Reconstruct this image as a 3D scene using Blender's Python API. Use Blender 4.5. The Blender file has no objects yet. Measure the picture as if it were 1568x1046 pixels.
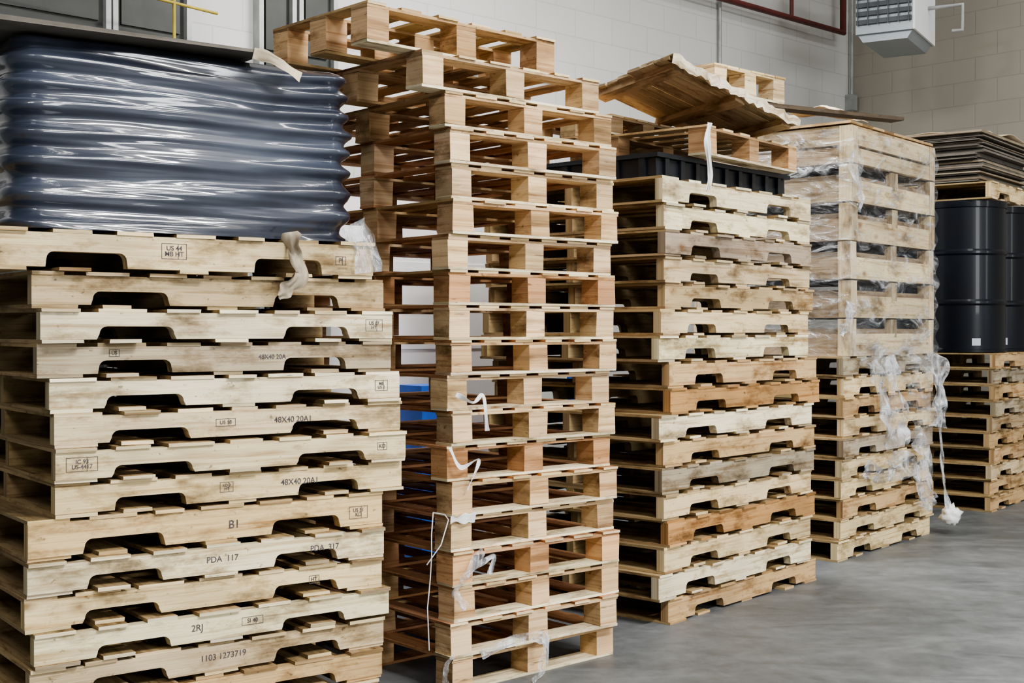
import bpy, math, random
from mathutils import Vector, Matrix, noise
R = random.Random(7)
scene = bpy.context.scene
H = 1.25
try:
    scene.view_settings.look = 'AgX - Medium High Contrast'
except Exception: pass

# ------------------------------------------------------------------ materials
def new_mat(name):
    m = bpy.data.materials.new(name); m.use_nodes = True
    nt = m.node_tree
    return m, nt, nt.nodes['Principled BSDF']
def N(nt, t, **kw):
    n = nt.nodes.new(t)
    for k, v in kw.items():
        if k.startswith('i_'): n.inputs[k[2:].replace('_', ' ')].default_value = v
        else: setattr(n, k, v)
    return n
def L(nt, a, b): nt.links.new(a, b)
def mixc(nt, fac, a, b, mode='MIX'):
    n = nt.nodes.new('ShaderNodeMix'); n.data_type = 'RGBA'; n.blend_type = mode
    for idx, val in ((0, fac), (6, a), (7, b)):
        if hasattr(val, 'links'): nt.links.new(val, n.inputs[idx])
        else: n.inputs[idx].default_value = val
    return n.outputs[2]
def ramp(nt, src, stops):
    n = nt.nodes.new('ShaderNodeValToRGB')
    while len(n.color_ramp.elements) < len(stops): n.color_ramp.elements.new(0.5)
    for e, (p, c) in zip(n.color_ramp.elements, stops):
        e.position = p; e.color = (*c, 1) if len(c) == 3 else c
    nt.links.new(src, n.inputs[0]); return n.outputs[0]
def noise_n(nt, vec, scale, detail=4, rough=.55, dist=0):
    n = N(nt, 'ShaderNodeTexNoise'); n.inputs['Scale'].default_value = scale
    n.inputs['Detail'].default_value = detail; n.inputs['Roughness'].default_value = rough
    n.inputs['Distortion'].default_value = dist
    nt.links.new(vec, n.inputs['Vector']); return n.outputs[0]
def mapping(nt, vec, sc):
    n = N(nt, 'ShaderNodeMapping'); n.inputs['Scale'].default_value = sc
    nt.links.new(vec, n.inputs['Vector']); return n.outputs[0]
def bump(nt, bsdf, h, s, d=.01):
    n = N(nt, 'ShaderNodeBump'); n.inputs['Strength'].default_value = s; n.inputs['Distance'].default_value = d
    nt.links.new(h, n.inputs['Height']); nt.links.new(n.outputs[0], bsdf.inputs['Normal']); return n

def wood_material():
    m, nt, b = new_mat('pallet_wood')
    uv = N(nt, 'ShaderNodeUVMap'); uv.uv_map = 'UV'
    at = N(nt, 'ShaderNodeAttribute'); at.attribute_name = 'tint'
    g1 = noise_n(nt, mapping(nt, uv.outputs[0], (1.8, 48, 1)), 1.0, 5, .6, .5)
    g2 = noise_n(nt, mapping(nt, uv.outputs[0], (5, 260, 1)), 1.0, 3, .6)
    c = mixc(nt, 1.0, at.outputs[0], ramp(nt, g1, [(.3, (.62, .50, .38)), (.5, (1, 1, 1)), (.75, (1.0, .96, .88))]), 'MULTIPLY')
    c = mixc(nt, .5, c, ramp(nt, g2, [(.3, (.7, .62, .52)), (.6, (1, 1, 1))]), 'MULTIPLY')
    v = N(nt, 'ShaderNodeTexVoronoi'); v.inputs['Scale'].default_value = 1.0
    wob = noise_n(nt, uv.outputs[0], 30, 2)
    vadd = N(nt, 'ShaderNodeVectorMath', operation='MULTIPLY_ADD'); L(nt, wob, vadd.inputs[0]); vadd.inputs[1].default_value = (.12, .12, .12)
    L(nt, mapping(nt, uv.outputs[0], (4.6, 8.5, 1)), vadd.inputs[2])
    L(nt, vadd.outputs[0], v.inputs['Vector'])
    sepc = N(nt, 'ShaderNodeSeparateColor'); L(nt, v.outputs['Color'], sepc.inputs[0])
    sel = N(nt, 'ShaderNodeMath', operation='GREATER_THAN'); sel.inputs[1].default_value = .5
    L(nt, sepc.outputs[0], sel.inputs[0])
    k = ramp(nt, v.outputs['Distance'], [(0.06, (1, 1, 1)), (.10, (.55, .55, .55)), (.2, (0, 0, 0))])
    kk = N(nt, 'ShaderNodeMath', operation='MULTIPLY'); L(nt, k, kk.inputs[0]); L(nt, sel.outputs[0], kk.inputs[1])
    kf = N(nt, 'ShaderNodeMath', operation='MULTIPLY'); L(nt, kk.outputs[0], kf.inputs[0]); kf.inputs[1].default_value = .75
    c = mixc(nt, kf.outputs[0], c, (.24, .115, .045, 1))
    gr = noise_n(nt, mapping(nt, uv.outputs[0], (3.5, 9, 1)), 1.0, 6, .68)
    c = mixc(nt, .95, c, ramp(nt, gr, [(.32, (.26, .22, .18)), (.42, (.66, .61, .55)), (.50, (1, 1, 1))]), 'MULTIPLY')
    sp = noise_n(nt, mapping(nt, uv.outputs[0], (26, 40, 1)), 1.0, 4, .7)
    c = mixc(nt, .75, c, ramp(nt, sp, [(.31, (.25, .22, .2)), (.38, (1, 1, 1))]), 'MULTIPLY')
    we = noise_n(nt, mapping(nt, uv.outputs[0], (1.3, 3, 1)), 1.0, 3, .6)
    c = mixc(nt, 1.0, c, ramp(nt, we, [(.49, (1, 1, 1)), (.68, (.68, .68, .68))]), 'MULTIPLY')
    L(nt, c, b.inputs['Base Color']); b.inputs['Roughness'].default_value = .8
    b.inputs['Specular IOR Level'].default_value = .25
    bump(nt, b, g1, .4, .003)
    return m
WOOD = wood_material()

def plain(name, col, rough=.6, metal=0, nscale=6, var=.25, bs=.1, spec=.5, coat=0):
    m, nt, b = new_mat(name)
    tc = N(nt, 'ShaderNodeTexCoord')
    n = noise_n(nt, tc.outputs['Object'], nscale, 5, .6)
    lo = tuple(x*(1-var) for x in col); hi = tuple(min(1, x*(1+var)) for x in col)
    L(nt, ramp(nt, n, [(.3, lo), (.7, hi)]), b.inputs['Base Color'])
    b.inputs['Roughness'].default_value = rough; b.inputs['Metallic'].default_value = metal
    b.inputs['Specular IOR Level'].default_value = spec; b.inputs['Coat Weight'].default_value = coat
    if bs: bump(nt, b, n, bs, .01)
    return m

def floor_material():
    m, nt, b = new_mat('concrete_floor')
    tc = N(nt, 'ShaderNodeTexCoord'); o = tc.outputs['Object']
    a = noise_n(nt, o, 1.1, 7, .7, .9); f = noise_n(nt, o, 12, 7, .72)
    st = noise_n(nt, mapping(nt, o, (.8, 1.8, 1)), 2.2, 8, .68, 1.0)
    c = ramp(nt, a, [(.36, (.130, .140, .145)), (.5, (.17, .18, .185)), (.64, (.215, .225, .23))])
    c = mixc(nt, .6, c, ramp(nt, f, [(.38, (.70, .70, .70)), (.6, (1, 1, 1))]), 'MULTIPLY')
    c = mixc(nt, .75, c, ramp(nt, st, [(.36, (.68, .69, .70)), (.5, (.97, .97, .97)), (.64, (1.2, 1.2, 1.2))]), 'MULTIPLY')
    L(nt, c, b.inputs['Base Color'])
    L(nt, ramp(nt, st, [(.3, (.42, .42, .42)), (.7, (.65, .65, .65))]), b.inputs['Roughness'])
    bump(nt, b, f, .1, .004)
    return m
def wall_material(name, col):
    m, nt, b = new_mat(name)
    tc = N(nt, 'ShaderNodeTexCoord')
    br = N(nt, 'ShaderNodeTexBrick'); br.inputs['Scale'].default_value = 1.0
    br.inputs['Brick Width'].default_value = .4; br.inputs['Row Height'].default_value = .2
    br.inputs['Mortar Size'].default_value = .006; br.inputs['Mortar Smooth'].default_value = .6
    br.inputs['Color1'].default_value = (*col, 1); br.inputs['Color2'].default_value = (*[x*.97 for x in col], 1)
    br.inputs['Mortar'].default_value = (*[x*.86 for x in col], 1)
    L(nt, tc.outputs['UV'], br.inputs['Vector'])
    n = noise_n(nt, tc.outputs['Object'], 1.2, 5, .6)
    c = mixc(nt, .5, br.outputs['Color'], ramp(nt, n, [(.3, (.85, .85, .84)), (.65, (1, 1, 1))]), 'MULTIPLY')
    L(nt, c, b.inputs['Base Color']); b.inputs['Roughness'].default_value = .6
    inv = N(nt, 'ShaderNodeMath', operation='SUBTRACT'); inv.inputs[0].default_value = 1; L(nt, br.outputs['Fac'], inv.inputs[1])
    bump(nt, b, inv.outputs[0], .3, .004)
    return m
def film_material(name, lo, mid, hi, scale=(3, 3, 14), rough=.16, col=(.75, .78, .82, 1), stops=(.42, .54, .64)):
    m, nt, b = new_mat(name)
    out = [n for n in nt.nodes if n.type == 'OUTPUT_MATERIAL'][0]
    tc = N(nt, 'ShaderNodeTexCoord')
    n = noise_n(nt, mapping(nt, tc.outputs['Object'], scale), 2.2, 5, .55, 1.4)
    bp = N(nt, 'ShaderNodeBump'); bp.inputs['Strength'].default_value = 1; bp.inputs['Distance'].default_value = .05
    L(nt, n, bp.inputs['Height'])
    b.inputs['Base Color'].default_value = col; b.inputs['Roughness'].default_value = rough
    b.inputs['Specular IOR Level'].default_value = 1.0
    b.inputs['Coat Weight'].default_value = .8; b.inputs['Coat Roughness'].default_value = .08
    L(nt, bp.outputs[0], b.inputs['Normal']); L(nt, bp.outputs[0], b.inputs['Coat Normal'])
    tr = N(nt, 'ShaderNodeBsdfTransparent')
    mx = N(nt, 'ShaderNodeMixShader')
    L(nt, ramp(nt, n, [(stops[0], (lo,)*3), (stops[1], (mid,)*3), (stops[2], (hi,)*3)]), mx.inputs[0])
    L(nt, tr.outputs[0], mx.inputs[1]); L(nt, b.outputs[0], mx.inputs[2])
    L(nt, mx.outputs[0], out.inputs['Surface'])
    return m
def blueload_material():
    m, nt, b = new_mat('wrapped_blue_plastic')
    tc = N(nt, 'ShaderNodeTexCoord'); o = tc.outputs['Object']
    s = noise_n(nt, mapping(nt, o, (.8, .8, 9)), 1.0, 3, .5, .7)
    w = noise_n(nt, mapping(nt, o, (1.0, 1.0, 30)), 1.0, 4, .5, 1.0)
    p = noise_n(nt, o, 2.2, 4, .6)
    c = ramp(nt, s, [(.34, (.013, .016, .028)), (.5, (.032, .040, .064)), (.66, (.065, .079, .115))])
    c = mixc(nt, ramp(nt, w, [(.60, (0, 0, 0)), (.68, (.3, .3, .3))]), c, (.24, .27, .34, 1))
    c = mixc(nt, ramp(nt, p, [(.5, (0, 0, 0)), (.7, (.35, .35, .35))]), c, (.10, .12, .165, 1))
    L(nt, c, b.inputs['Base Color'])
    b.inputs['Roughness'].default_value = .38; b.inputs['Coat Weight'].default_value = 1; b.inputs['Coat Roughness'].default_value = .09
    b.inputs['Coat IOR'].default_value = 1.6
    ad = N(nt, 'ShaderNodeMath', operation='ADD'); L(nt, s, ad.inputs[0])
    hf = N(nt, 'ShaderNodeMath', operation='MULTIPLY'); hf.inputs[1].default_value = .15; L(nt, w, hf.inputs[0]); L(nt, hf.outputs[0], ad.inputs[1])
    bp = bump(nt, b, ad.outputs[0], .4, .02); L(nt, bp.outputs[0], b.inputs['Coat Normal'])
    return m

FLOOR = floor_material()
WALLB = wall_material('painted_block_wall', (.60, .605, .59))
WALLR = wall_material('painted_side_wall', (.35, .325, .275))
CEIL = plain('ceiling_paint', (.30, .30, .29), .9, bs=0)
FILM = film_material('stretch_film', .05, .16, .60, scale=(2.2, 2.2, 6), stops=(.45, .56, .66))
FILMW = film_material('torn_film', .14, .38, .85, (6, 6, 3), rough=.12, col=(.84, .87, .92, 1), stops=(.40, .52, .62))
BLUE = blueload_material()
CARD = plain('cardboard', (.30, .24, .17), .8, nscale=9)
CARDL = plain('cardboard_pale', (.62, .52, .38), .8, nscale=9)
CARDG = plain('cardboard_grey', (.15, .135, .115), .8, nscale=9)
BLACK = plain('black_plastic', (.012, .015, .02), .35)
DRUMM = plain('drum_navy_paint', (.002, .004, .009), .36, coat=.12, nscale=3, var=.3, bs=.03, spec=.35)
LABEL = plain('drum_label', (.5, .55, .62), .5, bs=0, var=.05)
WHITEB = plain('white_board', (.92, .92, .92), .6, bs=0, var=.04)
BLUEP = plain('blue_plastic', (.03, .12, .55), .4, bs=0)
YEL = plain('yellow_paint', (.42, .33, .05), .6, bs=0)
RED = plain('red_pipe_paint', (.13, .03, .025), .5, bs=0)
GREY = plain('grey_conduit', (.35, .36, .36), .45, .3, bs=0)
DARK = plain('dark_door_panel', (.030, .034, .03), .5, bs=.03)
HEAT = plain('heater_enamel', (.33, .37, .40), .4, .3, bs=0, var=.06)
HEATL = plain('heater_enamel_light', (.88, .9, .92), .4, bs=0, var=.04)
GRILL = plain('heater_grille', (.08, .09, .10), .5, .4, bs=0)
INK = plain('stamp_ink', (.10, .085, .09), .85, nscale=60, var=.6, bs=0)

# ------------------------------------------------------------------ mesh builder
class MB:
    def __init__(s): s.v = []; s.f = []; s.uv = []; s.c = []; s.m = []
    def face(s, idx, uvs, col, mi=0):
        s.f.append(idx); s.uv += uvs; s.c += [col]*len(idx); s.m.append(mi)
    def board(s, p0, p1, axis, col, jit=.0015, endcol=None, mi=0):
        """box from p0 to p1, grain along axis"""
        b = len(s.v); ou, ov = R.uniform(0, 60), R.uniform(0, 60)
        P = []
        for i in range(8):
            P.append([(p0, p1)[(i >> k) & 1][k]+R.uniform(-jit, jit) for k in range(3)])
        s.v += [tuple(p) for p in P]
        quads = [((0, 4, 6, 2), 0), ((1, 3, 7, 5), 0), ((0, 1, 5, 4), 1), ((2, 6, 7, 3), 1), ((0, 2, 3, 1), 2), ((4, 5, 7, 6), 2)]
        for q, nax in quads:
            o = [k for k in range(3) if k != nax]
            if nax == axis:
                uvs = [(ou+P[i][o[0]]*.2, ov+P[i][o[1]]+9) for i in q]; cc = endcol or tuple(x*.82 for x in col)
            else:
                oth = [k for k in o if k != axis][0]
                uvs = [(ou+P[i][axis], ov+P[i][oth]+nax*3) for i in q]; cc = col
            s.face(tuple(b+i for i in q), uvs, cc, mi)
    def prism(s, outline, y0, y1, col, mi=0):
        b = len(s.v); n = len(outline); ou, ov = R.uniform(0, 60), R.uniform(0, 60)
        s.v += [(x, y0, z) for x, z in outline]+[(x, y1, z) for x, z in outline]
        s.face(tuple(b+i for i in range(n)), [(ou+x, ov+z) for x, z in outline], col, mi)
        s.face(tuple(b+n+i for i in reversed(range(n))), [(ou+x, ov+z+5) for x, z in reversed(outline)], col, mi)
        for i in range(n):
            j = (i+1) % n
            a, c_ = outline[i], outline[j]
            s.face((b+j, b+i, b+n+i, b+n+j), [(ou+c_[0], ov), (ou+a[0], ov), (ou+a[0], ov+.04), (ou+c_[0], ov+.04)], tuple(x*.8 for x in col), mi)
    def obj(s, name, mats, loc=(0, 0, 0), rz=0, parent=None, smooth=False):
        me = bpy.data.meshes.new(name); me.from_pydata(s.v, [], s.f)
        uvl = me.uv_layers.new(name='UV')
        for i, u in enumerate(s.uv): uvl.data[i].uv = u
        ca = me.color_attributes.new(name='tint', type='FLOAT_COLOR', domain='CORNER')
        for i, c in enumerate(s.c): ca.data[i].color = (c[0], c[1], c[2], 1)
        for m in (mats if isinstance(mats, (list, tuple)) else [mats]): me.materials.append(m)
        for p, mi in zip(me.polygons, s.m): p.material_index = mi; p.use_smooth = smooth
        me.update()
        o = bpy.data.objects.new(name, me); scene.collection.objects.link(o)
        o.location = loc; o.rotation_euler = (0, 0, rz)
        if parent: o.parent = parent
        return o
def empty(name, loc=(0, 0, 0), rz=0, parent=None):
    o = bpy.data.objects.new(name, None); scene.collection.objects.link(o)
    o.location = loc; o.rotation_euler = (0, 0, rz); o.empty_display_size = .1
    if parent: o.parent = parent
    return o
def vary(c, a=.08):
    k = 1+R.uniform(-a, a); return (c[0]*k, c[1]*k*(1+R.uniform(-.02, .02)), c[2]*k*(1+R.uniform(-.05, .05)))

PALE = (.90, .74, .46); CREAM = (.97, .88, .64); TAN = (.68, .48, .26); GREYW = (.50, .44, .33); ORNG = (.60, .35, .15)
DECK = (.44, .33, .18); ROSE = (.56, .31, .16); BLOCK = (.75, .46, .25)  # deck tones darkened, so shade inside the stacks sits in the colour

def notch_outline(Lx, z0, z1):
    nd = (z1-z0)*R.uniform(.40, .50); pts = [(0, z0)]
    w = R.uniform(.215, .24); r = .022; sl = R.uniform(.002, .008)
    for cx in (Lx*.245+R.uniform(-.006, .006), Lx*.755+R.uniform(-.006, .006)):
        a, b = cx-w/2, cx+w/2
        pts += [(a-sl, z0), (a, z0+nd-r)]
        for k in range(1, 5):
            t = math.pi/2*k/4; pts.append((a+r*(1-math.cos(t)), z0+nd-r+r*math.sin(t)))
        for k in range(0, 5):
            t = math.pi/2*k/4; pts.append((b-r+r*math.sin(t), z0+nd-r+r*math.cos(t)))
        pts.append((b+sl, z0))
    pts += [(Lx, z0), (Lx, z1), (0, z1)]
    return pts

def stringer_pallet(Lx, Wy, h, tint, deck=DECK, name='wooden_pallet', loc=(0, 0, 0), rz=0):
    b = MB(); dt = .0105; z0, z1 = dt, h-dt-.0006
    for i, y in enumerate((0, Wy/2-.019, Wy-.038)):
        b.prism(notch_outline(Lx, z0, z1), y, y+.038, vary(tint if i == 0 else deck, .07))  # inner stringers take the dark deck tone as painted shade
    for cx, w in ((.06, .13), (Lx*.28-.08, .09), (Lx/2, .10), (Lx*.72+.08, .09), (Lx-.06, .13)):
        if R.random() < .04: continue
        w *= R.uniform(.9, 1.1); e = R.uniform(-.012, .008)
        b.board((max(0, cx-w/2), e, .0), (min(Lx, cx+w/2), Wy+R.uniform(-.01, .01), dt), 1, vary(deck, .25), jit=.001, endcol=vary(tint, .25))
    x = 0; n = 7; ws = [R.uniform(.085, .145) for _ in range(n)]; gap = (Lx-sum(ws))/(n-1)
    for w in ws:
        e = R.uniform(-.014, .006)
        b.board((x, e, h-dt-.0006), (x+w, Wy+R.uniform(-.01, .01), h-.0006), 1, vary(deck, .25), jit=.0006, endcol=vary(tint, .25)); x += w+gap
    return b.obj(name, WOOD, loc, rz)

def block_pallet(Lx, Wy, h, tint, deck=ROSE, name='block_pallet', loc=(0, 0, 0), rz=0):
    b = MB(); dt = .0095
    bw = .092; bl = .09
    for y in (0, Wy/2-.045, Wy-.09):
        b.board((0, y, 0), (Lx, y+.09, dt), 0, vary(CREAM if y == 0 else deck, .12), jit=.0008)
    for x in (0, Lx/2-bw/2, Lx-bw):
        for y in (0, Wy/2-bl/2, Wy-bl):
            j = R.uniform(-.005, .005)
            b.board((x+max(0, j), y, dt), (x+bw+min(0, j), y+bl, h-2*dt), 1, vary(tint, .22), jit=.002, endcol=vary(tuple(c*1.15 for c in tint), .18))
    for y in (0, Wy/2-.045, Wy-.09):
        b.board((0, y, h-2*dt), (Lx, y+.09, h-dt), 0, vary(tuple(c*.95 for c in tint), .12), jit=.0008)
    n = 6; ws = [R.uniform(.075, .1) for _ in range(n)]; gap = (Lx-sum(ws))/(n-1); x = 0
    for w in ws:
        b.board((x, R.uniform(-.008, .004), h-dt), (x+w, Wy+R.uniform(-.01, .01), h-.0006), 1, vary(deck, .2), jit=.0004, endcol=vary(PALE, .15)); x += w+gap
    return b.obj(name, WOOD, loc, rz)

class Frame:
    def __init__(s, X, Y, adeg):
        a = math.radians(adeg); s.o = Vector((X, Y)); s.u = Vector((math.sin(a), math.cos(a))); s.v = Vector((-math.cos(a), math.sin(a)))
        s.rz = math.pi/2-a
    def at(s, x, y, z=0):
        p = s.o+s.u*x+s.v*y; return (p.x, p.y, z)

# ------------------------------------------------------------------ room
C = Vector((3.18, 12.0)); A = math.radians(47)
U = Vector((math.sin(A), math.cos(A))); V = Vector((-math.cos(A), math.sin(A))); RZ = math.pi/2-A
CEILZ = 6.2
def slab(name, p0, p1, mat, loc=(0, 0, 0), rz=0, uvplane=None, parent=None):
    b = MB(); b.board(p0, p1, 0, (1, 1, 1), 0)
    o = b.obj(name, mat, loc, rz, parent)
    if uvplane:
        uvl = o.data.uv_layers[0]
        for l in o.data.loops:
            co = o.data.vertices[l.vertex_index].co; uvl.data[l.index].uv = (co[uvplane[0]], co[uvplane[1]])
    return o
slab('floor', (-14, -8, -.1), (14, 16, 0), FLOOR)
SC = C.dot(U)
WV = C.dot(V)
def wp(s, off, z):
    p = U*s+V*(WV-off); return (p.x, p.y, z)
slab('wall_back', (-8, 0, 0), (SC, .2, CEILZ), WALLB, wp(0, 0, 0), RZ, (0, 2))
slab('wall_right', (0, -14, 0), (.2, .2, CEILZ), WALLR, (C.x, C.y, 0), RZ, (1, 2))
slab('ceiling', (-14, -8, CEILZ), (14, 16, CEILZ+.1), CEIL)

def rollup(name, s0, s1):
    e = empty(name, wp(s0, 0, 0), RZ); w = s1-s0; b = MB()
    b.board((0, -.03, 0), (w, -.002, 4.6), 0, (1, 1, 1), 0)
    z = .15
    while z < 4.5:
        b.board((0.03, -.045, z), (w-.03, -.03, z+.42), 0, (1, 1, 1), 0); z += .46
    b.obj('panel', DARK, parent=e)
    f = MB()
    f.board((-.03, -.07, 0), (0, -.002, 4.65), 2, (1, 1, 1), 0); f.board((w, -.07, 0), (w+.03, -.002, 4.65), 2, (1, 1, 1), 0)
    f.obj('trim', GREY, parent=e)
rollup('door_1', 1.1, 3.12); rollup('door_2', 3.19, 3.60); rollup('door_3', 4.10, 4.30); rollup('door_4', 4.38, 4.60)

def tube(name, pts, r, mat, parent=None, cyc=False):
    cu = bpy.data.curves.new(name, 'CURVE'); cu.dimensions = '3D'; cu.bevel_depth = r; cu.bevel_resolution = 3; cu.use_fill_caps = True
    sp = cu.splines.new('POLY'); sp.points.add(len(pts)-1)
    for q, p in zip(sp.points, pts): q.co = (*p, 1)
    cu.materials.append(mat); o = bpy.data.objects.new(name, cu); scene.collection.objects.link(o)
    if parent: o.parent = parent
    return o
e = empty('fire_sprinkler_pipe')
tube('main_pipe', [wp(3, .12, 3.94), wp(10.15, .12, 3.94), wp(10.15, .12, CEILZ-.02)], .032, RED, e)
tube('riser', [wp(9.35, .12, 3.94), wp(9.35, .12, CEILZ-.02)], .018, RED, e)
e = empty('electrical_conduit')
tube('drop', [wp(8.47, .03, CEILZ-.02), wp(8.47, .03, 3.36)], .014, GREY, e)
tube('run', [wp(5.6, .03, 3.0), wp(8.47, .03, 3.15), ], .012, GREY, e)
tube('run2', [wp(8.47, .03, 3.36), wp(8.47, .03, 3.15), ], .014, GREY, e)
tube('corner_drop', [wp(10.42, .04, CEILZ-.02), wp(10.42, .04, 3.35)], .013, GREY, e)
b = MB(); b.board((-.05, -.07, 3.28), (.05, -.001, 3.42), 2, (1, 1, 1), 0); b.obj('junction_box', GREY, wp(10.42, 0, 0), RZ, e)
e = empty('yellow_guard_rail')
tube('rail_1', [wp(.8, .35, 3.13), wp(3.63, .35, 2.98)], .008, YEL, e)
tube('post', [wp(3.37, .35, 0.0), wp(3.37, .35, 4.2)], .009, YEL, e)

# unit heater hanging near the corner
hx, hy = .2975*10.3, 10.3
he = empty('unit_heater', (hx, hy, 3.46), math.radians(-30))
b = MB()
b.board((-.22, -.36, 0.1), (.22, .36, .85), 0, (1, 1, 1), 0); b.obj('cabinet', HEAT, parent=he)
b = MB()
for k in range(10): b.board((-.21, -.385, .17+k*.066), (.21, -.36, .205+k*.066), 0, (1, 1, 1), 0)
for k in range(6): b.board((-.20+k*.078, -.392, .16), (-.192+k*.078, -.385, .83), 0, (1, 1, 1), 0)
b.obj('grille', GRILL, parent=he)
b = MB(); b.board((.22, -.36, .1), (.235, .36, .85), 0, (1, 1, 1), 0)
b.obj('side_panel', HEATL, parent=he)
b = MB(); b.prism([(-.21, .1), (-.17, .04), (.17, .04), (.21, .1)], -.33, .33, (1, 1, 1)); b.obj('lower_hood', HEAT, parent=he)
for i, (x, y) in enumerate(((-.17, -.3), (.17, -.3), (-.17, .3), (.17, .3))):
    tube('hanger_%d' % i, [(x, y, .85), (x, y, CEILZ-3.48)], .008, GREY, he)
tube('gas_pipe', [(.235, .1, .35), (.50, .1, .35), (.50, .1, .15), (.42, .1, .15)], .016, GREY, he)

# ------------------------------------------------------------------ stack 1
F1 = Frame(-1.324, 3.6, 53.6)
order = ['O', 'N', 'M', 'L', 'K', 'J', 'I', 'H', 'G', 'F', 'E', 'D', 'C', 'B']
du = dict(O=-.06, N=-.045, M=-.03, L=-.02, K=-.04, J=-.035, I=-.03, H=.045, G=.04, F=.04, E=.03, D=0, C=.0, B=-.015)
dv = dict(O=.0, N=.01, M=.0, L=-.01, K=.01, J=.0, I=.01, H=.01, G=-.01, F=.0, E=.012, D=.025, C=-.01, B=.02)
tc1 = dict(O=PALE, N=TAN, M=(.78, .64, .40), L=CREAM, K=PALE, J=CREAM, I=(.82, .62, .34), H=PALE, G=(.88, .75, .50), F=(.84, .71, .48), E=CREAM, D=(.54, .46, .32), C=CREAM, B=(.68, .55, .35))
P1 = {}
z = 0; ph = .0995
def text(s, size, x, zc, parent, box=False, name='ink_stamp'):
    cu = bpy.data.curves.new(name, 'FONT'); cu.body = s; cu.size = size; cu.align_x = 'CENTER'; cu.align_y = 'CENTER'; cu.offset = .0003
    cu.space_line = .85
    cu.materials.append(INK); o = bpy.data.objects.new(name, cu); scene.collection.objects.link(o)
    o.parent = parent; o.location = (x, -.0009, zc); o.rotation_euler = (math.pi/2, 0, 0)
    if box:
        ml = max(len(q) for q in s.split('\n')); nl = s.count('\n')+1
        w = size*ml*.33+.006; h = size*.48*nl+.004; t = .0014
        b = MB()
        for a, c_ in (((-w, -h), (w, -h+t)), ((-w, h-t), (w, h)), ((-w, -h), (-w+t, h)), ((w-t, -h), (w, h)), ((w*.3, -h), (w*.3+t, h))):
            b.board((x+a[0], -.0009, zc+a[1]), (x+c_[0], -.0005, zc+c_[1]), 0, (1, 1, 1), 0)
        b.obj('stamp_border', INK, parent=parent)
for k in order:
    yaw = math.radians(R.uniform(-.9, .9))
    hk = ph+(.018 if k == 'I' else 0)+(.006 if k == 'B' else 0)
    P1[k] = stringer_pallet(1.15, 1.0, hk, tc1[k], loc=F1.at(du[k], dv[k], z), rz=F1.rz+yaw)
    z += hk
Z1 = z
T = [('F', '48X40 20A1', .026, .75, False), ('H', '48X40 20A1', .026, .77, False), ('I', 'B1', .036, .62, False), ('J', 'PDA  117', .026, .58, False),
     ('J', 'PDA  317', .026, .93, False), ('L', '2RJ', .028, .48, False), ('M', '1103 1273719', .026, .58, False), ('O', 'PDA 98', .026, .95, False),
     ('C', 'US 07\nHT', .016, 1.08, True), ('E', 'MB\nUS 2', .014, 1.08, True), ('G', 'IC 93\nUS-4417', .017, .075, True), ('G', 'KD', .018, 1.06, True), ('F', 'US 18', .016, .52, True),
     ('H', 'KD 2\nHT', .012, .52, True), ('I', 'US 51\nKD', .017, 1.06, True), ('L', 'SI 40', .018, .66, True), ('D', 'US', .014, .22, True),
     ('D', '48X40 20A', .02, .72, False), ('K', 'HT', .018, .90, True)]
for k, s, sz, x, bx in T: text(s, sz, x, ph*.70 if .2 < x < .35 else ph*.53, P1[k], bx)

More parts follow.
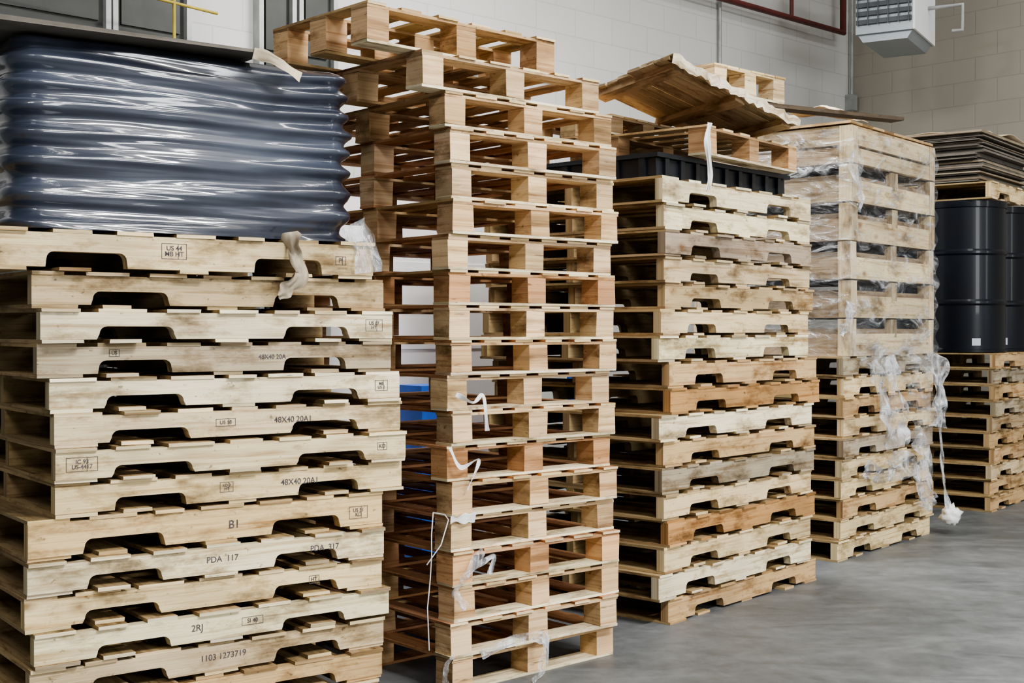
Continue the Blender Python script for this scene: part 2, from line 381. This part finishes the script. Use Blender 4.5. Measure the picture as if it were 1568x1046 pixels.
pa = stringer_pallet(1.24, 1.0, .118, PALE, loc=F1.at(-.17, -.01, Z1), rz=F1.rz)
text('US 44\nMB HT', .02, .56, .066, pa, True); text('PI', .02, 1.12, .056, pa, True)
Z1b = Z1+.119
ld = empty('shrink_wrapped_load', F1.at(-.17, -.01, Z1b), F1.rz)
def wrapped(name, x0, x1, y0, y1, h, mat, layers, amp, parent, rad=.09, nz=110, seed=0, top=True, seal=True):
    cs = [(x1-rad, y0+rad, -90), (x1-rad, y1-rad, 0), (x0+rad, y1-rad, 90), (x0+rad, y0+rad, 180)]
    loop = []
    for cx, cy, a0 in cs:
        for k in range(9):
            a = math.radians(a0+k*90/8); loop.append(((cx+rad*math.cos(a), cy+rad*math.sin(a)), (math.cos(a), math.sin(a))))
    pts = []
    n = len(loop)
    for i in range(n):
        (p, nn), (q, nq) = loop[i], loop[(i+1) % n]
        d = math.hypot(q[0]-p[0], q[1]-p[1]); m = max(1, int(d/.02))
        for k in range(m):
            t = k/m; pts.append((p[0]+(q[0]-p[0])*t, p[1]+(q[1]-p[1])*t, nn[0]+(nq[0]-nn[0])*t, nn[1]+(nq[1]-nn[1])*t))
    v = []; f = []; m = len(pts)
    xm, xh = (x0+x1)/2, (x1-x0)/2; ym, yh = (y0+y1)/2, (y1-y0)/2
    for j in range(nz+1):
        t = j/nz; zz = t*h
        for (x, y, a, c_) in pts:
            w = noise.noise(Vector((x*1.1+seed, y*1.1, t*1.5)))*1.0+noise.noise(Vector((x*4+seed, y*4, t*3)))*.1
            ph_ = t*layers+w
            ex, ey = abs(x-xm)/xh, abs(y-ym)/yh
            near = min(ex, ey)                     # 1 at the vertical corners, 0 mid-face
            corner = .20+.80*near**2.2
            d = (math.sin(math.pi*ph_)**2-.5)*amp*corner
            d += noise.noise(Vector((x*1.0+seed, y*1.0, t*7)))*amp*.5
            d += noise.noise(Vector((x*1.8+seed, y*1.8, t*34)))*amp*.14
            bow = .018*(1-near**2)                 # sheets bow outwards mid-face
            if seal: d += bow*.6
            if seal and t > .93: d -= ((t-.93)/.07)**2*.05
            v.append((x+a*d, y+c_*d, zz+noise.noise(Vector((x*2, y*2, 7+seed)))*.012*t))
    for j in range(nz):
        for i in range(m):
            i2 = (i+1) % m; f.append((j*m+i, j*m+i2, (j+1)*m+i2, (j+1)*m+i))
    if top: f.append(tuple(nz*m+i for i in range(m)))
    me = bpy.data.meshes.new(name); me.from_pydata(v, [], f); me.materials.append(mat)
    for p in me.polygons: p.use_smooth = len(p.vertices) == 4
    o = bpy.data.objects.new(name, me); scene.collection.objects.link(o); o.parent = parent; return o
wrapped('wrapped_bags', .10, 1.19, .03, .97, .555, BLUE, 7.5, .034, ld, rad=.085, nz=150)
b = MB(); b.board((-.02, -.03, .562), (.84, .75, .570), 0, (1, 1, 1), .004); b.board((.1, .0, .571), (.7, .7, .577), 0, (1, 1, 1), .003)
b.obj('cover_sheet', CARDG, parent=ld)

def crumple_ribbon(name, pts, w, mat, parent=None, seed=0, amp=.3, seg=26, taper=True):
    P = [Vector(p) for p in pts]; P = [P[0]*2-P[1]]+P+[P[-1]*2-P[-2]]
    path = []
    for i in range(1, len(P)-2):
        for k in range(seg):
            t = k/seg; a, b_, c_, d = P[i-1], P[i], P[i+1], P[i+2]
            path.append(.5*((2*b_)+(c_-a)*t+(2*a-5*b_+4*c_-d)*t*t+(3*b_-a-3*c_+d)*t**3))
    path.append(P[-2]); v = []; f = []; nw = 8
    for i, p in enumerate(path):
        T_ = (path[min(i+1, len(path)-1)]-path[max(i-1, 0)]).normalized()
        s_ = i/seg
        ang = noise.noise(Vector((s_*.9, seed, 0)))*2.0
        s = T_.cross(Vector((0.1, 1, .1))).normalized(); q = T_.cross(s)
        sd = s*math.cos(ang)+q*math.sin(ang); ww = w*(1+noise.noise(Vector((s_*1.4, seed, 4)))*.8); nn = T_.cross(sd)
        for k in range(nw+1):
            t = k/nw-.5
            v.append(p+sd*ww*t+nn*(noise.noise(Vector((s_*.9, t*7, seed)))+.3*noise.noise(Vector((s_*3, t*14, seed))))*w*amp)
    for i in range(len(path)-1):
        for k in range(nw):
            a = i*(nw+1)+k; f.append((a, a+1, a+nw+2, a+nw+1))
    me = bpy.data.meshes.new(name); me.from_pydata([tuple(x) for x in v], [], f); me.materials.append(mat)
    for p in me.polygons: p.use_smooth = True
    o = bpy.data.objects.new(name, me); scene.collection.objects.link(o)
    if parent: o.parent = parent
    return o
crumple_ribbon('tape_flap', [(.80, -.035, .56), (.86, -.05, .545), (.95, -.055, .50)], .035, CARDL, ld, 3, .1)
TAPE = plain('kraft_tape', (.42, .35, .26), .45, nscale=9)
crumple_ribbon('tape_tail', [(.93, -.02, .02), (.94, -.035, -.05), (.96, -.04, -.11), (.92, -.04, -.15), (.88, -.04, -.18)], .05, TAPE, ld, 5, .25)
crumple_ribbon('film_corner', [(1.16, -.012, .06), (1.2, -.015, -.02), (1.21, -.015, -.10)], .09, FILMW, ld, 8)

# ------------------------------------------------------------------ stack 2
F2 = Frame(-.21, 4.40, 49)
z = 0
n2 = 17; ph2 = .1215
for i in range(n2):
    t = R.choice([BLOCK, BLOCK, (.78, .55, .32), (.62, .36, .19), (.80, .60, .38)])
    dk = R.choice([ROSE, ROSE, (.56, .38, .2), (.52, .28, .16)])
    ofs = -.05*(1 if i > 14 else 0)*(i-14)/3+R.uniform(-.012, .012)
    block_pallet(.80, 1.0, ph2, t, dk, loc=F2.at(ofs, R.uniform(-.012, .012), z), rz=F2.rz+math.radians(R.uniform(-1.2, 1.2)))
    z += ph2
block_pallet(.84, .85, .125, (.76, .56, .35), (.5, .35, .2), loc=F2.at(-.13, -.01, z), rz=F2.rz+math.radians(.5)); z += .125
block_pallet(.86, .56, .135, (.68, .46, .26), (.52, .38, .2), loc=F2.at(-.33, .02, z), rz=F2.rz+math.radians(2)); z += .135
e = empty('loose_strapping', F2.at(0, 0, 0), F2.rz)
crumple_ribbon('strap_1', [(.0, -.03, 1.03), (.07, -.035, 1.0), (.12, -.03, 1.02), (.13, -.04, .9)], .014, WHITEB, e, 1, .1)
crumple_ribbon('strap_2', [(-.02, -.02, .85), (.02, -.03, .78), (.10, -.03, .80), (.05, -.03, .7)], .014, WHITEB, e, 2, .1)
crumple_ribbon('strap_3', [(.13, -.02, .48), (.05, -.04, .42), (-.01, -.04, .36), (.03, -.05, .30)], .035, FILMW, e, 3, .3)
crumple_ribbon('strap_4', [(.0, -.05, .40), (.08, -.05, .44), (.16, -.04, .46), (.14, -.04, .40)], .02, FILMW, e, 4, .2)
crumple_ribbon('strap_5', [(.12, -.02, .12), (.25, -.06, .16), (.38, -.06, .14), (.36, -.07, .04), (.30, -.09, .01)], .035, FILMW, e, 6, .3)
crumple_ribbon('strap_6', [(.0, -.02, .14), (-.06, -.05, .11), (-.05, -.06, .04), (.1, -.09, .01)], .02, FILMW, e, 7, .3)
crumple_ribbon('wrap_band', [(-.01, -.012, .60), (.05, -.014, .60), (.10, -.012, .60)], .03, WHITEB, e, 7, .05)
tube('cord_1', [(-.03, .06, .62), (-.045, .045, .585), (-.06, .03, .55), (-.052, .04, .48), (-.05, .05, .4), (-.062, .042, .35), (-.07, .04, .3), (-.055, .05, .15)], .002, WHITEB, e)
tube('cord_2', [(-.03, .06, .62), (-.01, .02, .615), (-.01, .0, .60), (-.03, -.005, .56), (-.05, -.01, .52), (-.08, .03, .45)], .002, WHITEB, e)

# ------------------------------------------------------------------ stack 3
F3 = Frame(.631, 5.38, 41)
z = 0; ph3 = .1115
cols3 = [TAN, CREAM, PALE, ORNG, PALE, GREYW, TAN, CREAM, ORNG, TAN, CREAM, PALE, (.62, .47, .28), (.74, .6, .38), (.46, .39, .29), CREAM, CREAM]
of3 = [.06, -.03, .0, .02, .0, .0, .02, -.02, .06, .05, -.03, -.0, .03, .01, .01, .0, -.01]
for i, c in enumerate(cols3):
    stringer_pallet(1.30, 1.0, ph3, c, loc=F3.at(of3[i]+R.uniform(-.01, .01), R.uniform(-.015, .02), z), rz=F3.rz+math.radians(R.uniform(-.8, .8)))
    z += ph3
Z3 = z
b = MB(); b.board((.05, .07, 0), (1.15, .95, .085), 0, (1, 1, 1), .002); b.board((.03, .05, .085), (1.17, .97, .105), 0, (1, 1, 1), .002)
for k in range(9): b.board((.1+k*.12, .055, .0), (.13+k*.12, .07, .085), 0, (1, 1, 1), 0)
for k in range(6): b.board((.035, .12+k*.14, .0), (.05, .15+k*.14, .085), 0, (1, 1, 1), 0)
b.obj('black_plastic_tray', BLACK, F3.at(0, 0, Z3+.002), F3.rz)
zt = Z3+.109
block_pallet(.86, 1.0, .128, (.58, .38, .21), TAN, loc=F3.at(.24, -.06, zt), rz=F3.rz+math.radians(2.4))
zt2 = zt+.13
block_pallet(.60, .50, .09, (.5, .37, .22), TAN, loc=F3.at(.20, .42, zt2), rz=F3.rz)
Bp = Vector((.655, 5.36, 2.375)); Cp = Vector((1.31, 5.95, 2.20)); Ap = Vector((.35, 5.98, 2.36))
E1 = Cp-Bp; l1 = E1.length; E1n = E1.normalized(); E2 = Ap-Bp; l2 = E2.length; E2n = E2.normalized(); E3 = E1n.cross(E2n).normalized()
b = MB(); y = 0
for k in range(6):
    w = R.uniform(.098, .112)
    b.board((R.uniform(-.03, .02), y, 0), (l1+R.uniform(-.04, .02), y+w, .014), 0, vary((.56, .44, .28), .18), jit=.003); y += w+.006
for x in (.03, l1/2, l1-.10): b.board((x, .0, -.03), (x+.07, y, -.001), 1, vary((.5, .36, .21)), jit=.002)
n = 34; base = len(b.v); ou = 3.3
for k in range(n+1):
    xx = k/n*l1; yy = -.03+R.uniform(-.012, .01); zz = .016+.016*noise.noise(Vector((k*.3, 0, 0)))
    b.v += [(xx, yy, zz+R.uniform(-.004, .006)), (xx, .09+R.uniform(-.03, .03), .018+R.uniform(0, .004)), (xx, yy, -.018+R.uniform(-.014, .006)), (xx, .05, .015)]
for k in range(n):
    a = base+k*4; c_ = a+4
    for q in ((a, c_, c_+1, a+1), (a+2, a+3, c_+3, c_+2), (a, a+2, c_+2, c_)):
        b.face(q, [(ou+b.v[i][0], b.v[i][1]+b.v[i][2]) for i in q], (.92, .84, .68))
b.v = [tuple(Bp+E1n*p[0]+E2n*p[1]+E3*p[2]) for p in b.v]
b.obj('broken_pallet_deck', WOOD)
b = MB(); b.board((0, 0, 0), (1.15, .09, .02), 0, (.14, .11, .08), .002)
o = b.obj('loose_plank', WOOD, (1.0, 6.08, 2.325)); o.rotation_euler = (0, 0, math.radians(28))
block_pallet(.55, .5, .13, (.80, .66, .44), PALE, loc=(.93, 5.92, 2.35), rz=F3.rz-math.radians(6))
crumple_ribbon('hanging_film_strip', [F3.at(.23, -.085, zt+.13), F3.at(.20, -.09, zt+.05), F3.at(.225, -.09, Z3+.02), F3.at(.21, -.09, Z3-.05)], .022, WHITEB, None, 9, .3)

# ------------------------------------------------------------------ stack 4
F4 = Frame(1.782, 6.93, 39.3)
cols4 = [PALE, PALE, TAN, PALE, PALE, GREYW, PALE, TAN, PALE, GREYW]
z = 0; ph4 = .1105
for i, c in enumerate(cols4):
    stringer_pallet(1.27, 1.0, ph4, c, loc=F4.at(R.uniform(-.02, .02)+(.03 if i > 7 else 0)-(.06 if i == 0 else 0), R.uniform(-.02, .02), z), rz=F4.rz+math.radians(R.uniform(-.8, .8)))
    z += ph4
Z4 = z
e4 = empty('wrapped_crate_stack', F4.at(.10, .0, Z4+.001), F4.rz)
ch = 1.27/6
for k in range(6):
    b = MB(); z0 = k*ch; w, d = 1.18, .98; c = [(.82, .70, .49), (.70, .58, .39)][k % 2]
    o = R.uniform(-.018, .018)
    bands = ((.0, .12),) if k < 5 else ((.0, .085), (.10, .105))
    for zz, hh in bands:
        b.board((o, 0, z0+zz), (w+o, .022, z0+zz+hh), 0, vary(c), .002); b.board((o, d-.022, z0+zz), (w+o, d, z0+zz+hh), 0, vary(c), .002)
        b.board((o, .022, z0+zz), (o+.022, d-.022, z0+zz+hh), 1, vary((.40, .32, .22)), .002); b.board((w+o-.022, .022, z0+zz), (w+o, d-.022, z0+zz+hh), 1, vary(c), .002)  # left boards darker: the shaded side is put into their colour
    for x, y in ((o-.004, -.004), (w+o-.07, -.004), (o-.004, d-.07), (w+o-.07, d-.07)):
        b.board((x, y, z0), (x+.075, y+.075, z0+ch-.008), 2, vary(c, .1), .001)
    b.board((w/2+o-.04, .0, z0+.1), (w/2+o+.04, .04, z0+ch-.008), 2, vary(tuple(q*.7 for q in c), .1), .001)
    b.board((.02, .03, z0+.0), (w-.02, d-.03, z0+.15), 0, (.30, .24, .17), .001)  # dark filler slab stands in for the shaded crate interior
    b.obj('crate_frame_%d' % k, WOOD, parent=e4)
b = MB()
for k in range(8): b.board((.0+k*.148, .0, 1.272), (.14+k*.148, .98, 1.285), 1, vary(TAN), .001)
b.obj('lid_boards', WOOD, parent=e4)
wrapped('stretch_wrap', -.025, 1.205, -.025, 1.005, 1.24, FILM, 9, .024, e4, rad=.03, nz=60, seed=4, top=False, seal=False)
crumple_ribbon('film_skirt', [(-.06, -.02, .06), (.2, -.04, .02), (.6, -.04, .0), (1.2, -.03, -.02)], .16, FILM, e4, 12, .3)
crumple_ribbon('film_knot', [(-.03, -.02, .22), (-.10, -.05, .26), (-.15, -.06, .18), (-.2, -.04, .14)], .08, FILMW, e4, 13, .4)
crumple_ribbon('film_twist_corner', [(.02, -.03, 1.12), (.0, -.035, 1.0), (.05, -.035, .88), (.02, -.035, .8)], .09, FILMW, e4, 16, .3)
e = empty('torn_stretch_film', F4.at(0, 0, 0), F4.rz)
tails = [([(.50, -.04, 1.10), (.53, -.06, .9), (.56, -.06, .72), (.60, -.07, .58)], .16), ([(1.2, -.03, 1.1), (1.24, -.06, .9), (1.22, -.07, .7), (1.25, -.07, .5), (1.22, -.1, .3), (1.27, -.12, .12)], .05),
         ([(.98, -.04, 1.08), (1.0, -.07, .8), (.95, -.06, .6), (.98, -.07, .38), (.9, -.08, .2)], .14), ([(.3, -.04, 1.08), (.34, -.06, .95), (.42, -.06, .8), (.46, -.07, .66)], .12),
         ([(.72, -.05, 1.09), (.80, -.06, .95), (.86, -.06, .75), (.80, -.07, .6)], .16), ([(.2, -.04, .48), (.45, -.06, .44), (.7, -.07, .48), (.9, -.07, .42)], .14),
         ([(1.16, -.04, 1.1), (1.17, -.08, .95), (1.19, -.08, .8), (1.17, -.08, .66)], .15), ([(.9, -.05, .62), (1.0, -.07, .5), (.98, -.07, .3), (1.1, -.08, .2)], .12)]
for i, (p, w) in enumerate(tails): crumple_ribbon('tail_%d' % i, p, w, FILM if i in (2, 4) else FILMW, e, 20+i, .3)
def blob(name, c, r, mat, parent):
    v = []; f = []; nu, nv = 20, 12
    for j in range(nv+1):
        for i in range(nu):
            a = 2*math.pi*i/nu; t = math.pi*j/nv; d = Vector((math.sin(t)*math.cos(a), math.sin(t)*math.sin(a), math.cos(t)))
            k = r*(1+.6*noise.noise(d*2.3)+.3*noise.noise(d*6)); v.append(tuple(Vector(c)+d*k))
    for j in range(nv):
        for i in range(nu): f.append((j*nu+i, (j+1)*nu+i, (j+1)*nu+(i+1) % nu, j*nu+(i+1) % nu))
    me = bpy.data.meshes.new(name); me.from_pydata(v, [], f); me.materials.append(mat)
    for p in me.polygons: p.use_smooth = True
    o = bpy.data.objects.new(name, me); scene.collection.objects.link(o); o.parent = parent
blob('film_ball', (1.27, -.12, .12), .055, WHITEB, e)
def sheet(name, corners, mat, seed, amp=.03, n=14, loc=(0, 0, 0), rz=0, th=.004):
    a, b_, c_, d = [Vector(x) for x in corners]; v = []; f = []
    for j in range(n+1):
        for i in range(n+1):
            s, t = i/n, j/n; p = (a*(1-s)+b_*s)*(1-t)+(d*(1-s)+c_*s)*t
            v.append((p.x, p.y, p.z+amp*noise.noise(Vector((s*2.5, t*2.5, seed)))))
    for j in range(n):
        for i in range(n): q = j*(n+1)+i; f.append((q, q+1, q+n+2, q+n+1))
    me = bpy.data.meshes.new(name); me.from_pydata(v, [], f); me.materials.append(mat)
    for p in me.polygons: p.use_smooth = True
    o = bpy.data.objects.new(name, me); scene.collection.objects.link(o); o.location = loc; o.rotation_euler = (0, 0, rz)
    md = o.modifiers.new('s', 'SOLIDIFY'); md.thickness = th
    return o
sheet('bent_cardboard', [(-.02, .08, .03), (.34, .05, .02), (.42, .55, .16), (.0, .55, .10)], CARDL, 3, .07, loc=F4.at(.10, 0, Z4+1.305), rz=F4.rz)

# ------------------------------------------------------------------ stack 5
F5 = Frame(3.287, 8.79, 38)
z = 0; ph5 = .109
for i in range(10):
    stringer_pallet(1.22, 1.0, ph5, R.choice([TAN, GREYW, PALE, TAN, (.55, .43, .27)]), loc=F5.at(R.uniform(-.02, .02), R.uniform(-.02, .02), z), rz=F5.rz+math.radians(R.uniform(-.8, .8)))
    z += ph5
Z5 = z; HD = 1.06
def drum(loc):
    prof = [(.0, .0), (.283, .0), (.290, .004), (.290, .018), (.283, .022)]
    for zc in (.35, .70): prof += [(.283, zc-.022), (.293, zc-.008), (.293, zc+.008), (.283, zc+.022)]
    prof += [(.283, HD-.05), (.290, HD-.045), (.292, HD-.02), (.292, HD), (.280, HD+.0), (.278, HD-.018), (0, HD-.018)]
    v = []; f = []; n = 48
    for r, zz in prof:
        for i in range(n): a = 2*math.pi*i/n; v.append((r*math.cos(a), r*math.sin(a), zz))
    for j in range(len(prof)-1):
        for i in range(n): i2 = (i+1) % n; f.append((j*n+i, j*n+i2, (j+1)*n+i2, (j+1)*n+i))
    e = empty('steel_drum', loc, 0)
    me = bpy.data.meshes.new('drum_body'); me.from_pydata(v, [], f); me.materials.append(DRUMM)
    for p in me.polygons: p.use_smooth = True
    me.update(); o = bpy.data.objects.new('drum_body', me); scene.collection.objects.link(o); o.parent = e
    md = o.modifiers.new('es', 'EDGE_SPLIT'); md.split_angle = math.radians(35)
    v = []; f = []
    for i in range(7):
        a = math.radians(-98+i*2)
        v += [(.2845*math.cos(a), .2845*math.sin(a), .05), (.2845*math.cos(a), .2845*math.sin(a), .10)]
    for i in range(6): f.append((2*i, 2*i+2, 2*i+3, 2*i+1))
    me = bpy.data.meshes.new('label'); me.from_pydata(v, [], f); me.materials.append(LABEL); o = bpy.data.objects.new('label', me); scene.collection.objects.link(o); o.parent = e
    tube('bung', [(.15, .1, HD-.018), (.15, .1, HD-.004)], .03, GREY, e)
for x, y in ((.30, .30), (.90, .30), (.30, .90), (.90, .90)): drum(F5.at(x, y, Z5+.001))
stringer_pallet(1.22, 1.1, .12, PALE, loc=F5.at(0.02, .02, Z5+HD+.003), rz=F5.rz)
b = MB(); zz = 0
while zz < .35:
    t = R.uniform(.006, .013); dx, dy = R.uniform(-.035, .035), R.uniform(-.035, .035)
    b.board((.06+dx, .05+dy, zz), (1.14+dx, .95+dy, zz+t), 0, (1, 1, 1), .004, mi=R.choice([0, 0, 1])); zz += t+.004
b.obj('flattened_cardboard_pile', [CARDG, CARD], F5.at(-.03, .05, Z5+HD+.003+.126), F5.rz)
sheet('loose_cardboard_sheet', [(.4, 0.1, .0), (1.1, .05, .0), (1.1, .8, .05), (.4, .8, .03)], CARDL, 9, .03, loc=F5.at(0, .05, Z5+HD+.126+.395), rz=F5.rz)

# ------------------------------------------------------------------ things behind the stacks
def carton_stack(name, loc, rz, w, d, hs, mat):
    e = empty(name, loc, rz); z = 0
    for i, h in enumerate(hs):
        b = MB(); j = R.uniform(-.02, .02)
        b.board((j, 0, z), (w+j, d, z+h-.004), 0, (1, 1, 1), .001)
        b.board((j-.004, -.004, z+h-.05), (w+j+.004, d+.004, z+h-.001), 0, (1, 1, 1), 0)
        b.obj('carton_%d' % i, mat, parent=e); z += h
FB = Frame(-.9, 6.35, 50)
carton_stack('white_carton_stack', FB.at(0, 0, 0), FB.rz, 1.25, .5, [.40, .40, .40, .40, .38], WHITEB)
b = MB(); b.board((0, 0, 0), (.2, .2, .93), 2, (1, 1, 1), .002); b.board((-.01, -.01, .93), (.21, .21, .98), 2, (1, 1, 1), .002)
b.obj('blue_plastic_bin', BLUEP, FB.at(.27, -.4, .0), FB.rz)
b = MB(); b.board((0, 0, 0), (.12, .1, 1.72), 2, (1, 1, 1), .002); b.board((-.01, -.01, 1.72), (.13, .11, 1.78), 2, (1, 1, 1), .002)
b.obj('blue_plastic_post', BLUEP, (.37, 7.0, 0), RZ)

# ------------------------------------------------------------------ lights
def fixture(x, y, rz, L_=2.4, W=.5, power=100, col=(1, .98, .95), zz=CEILZ-.25):
    e = empty('ceiling_light_fixture', (x, y, zz), rz); dz = CEILZ-zz
    b = MB(); b.board((-L_/2, -W/2, .03), (L_/2, W/2, .1), 0, (1, 1, 1), 0); b.obj('housing', HEATL, parent=e)
    for k in range(2): tube('chain_%d' % k, [((-.5+k)*L_*.8, 0, .1), ((-.5+k)*L_*.8, 0, dz-.01)], .006, GREY, e)
    ld_ = bpy.data.lights.new('lamp', 'AREA'); ld_.shape = 'RECTANGLE'; ld_.size = L_; ld_.size_y = W; ld_.energy = power; ld_.color = col
    o = bpy.data.objects.new('lamp', ld_); scene.collection.objects.link(o); o.parent = e; o.location = (0, 0, .02)
for x, y, p in ((3.5, .5, 580), (6.8, 3.8, 220), (2.2, 3.2, 90), (-2.6, 5.2, 110), (4.2, 8.2, 50), (0.5, -3.5, 320)):
    fixture(x, y, math.radians(43), power=p)
fixture(.75, 6.9, math.radians(43), L_=1.2, W=.3, power=140, zz=4.3)  # extra lamp added behind the stacks to brighten the white cartons
def area(name, loc, target, sx, sy, p, col):
    l = bpy.data.lights.new(name, 'AREA'); l.shape = 'RECTANGLE'; l.size = sx; l.size_y = sy; l.energy = p; l.color = col
    o = bpy.data.objects.new(name, l); scene.collection.objects.link(o); o.location = loc
    o.rotation_euler = (Vector(target)-Vector(loc)).to_track_quat('-Z', 'Y').to_euler()
area('added_highlight_light', (7.0, -2.4, 2.7), (0, 5, 1.2), 2.4, 2.4, 340, (.97, .985, 1.0))  # added area light, no door here; gives the wrapped load its highlights
area('added_streak_light', (9.0, 3.4, 2.6), (0, 5, 1.6), .9, 2.0, 60, (.95, .98, 1.0))  # added narrow area light, no window here; for streaks on the load's right
w = bpy.data.worlds.new('world'); scene.world = w; w.use_nodes = True
w.node_tree.nodes['Background'].inputs[0].default_value = (.88, .92, 1, 1); w.node_tree.nodes['Background'].inputs[1].default_value = .09

# ------------------------------------------------------------------ camera
cd = bpy.data.cameras.new('camera'); cam = bpy.data.objects.new('camera', cd); scene.collection.objects.link(cam)
cd.sensor_width = 36; cd.lens = 36*1968/1568; cd.clip_start = .05
cam.location = (0, 0, H); cam.rotation_euler = (math.radians(90-.52), 0, 0)
scene.camera = cam
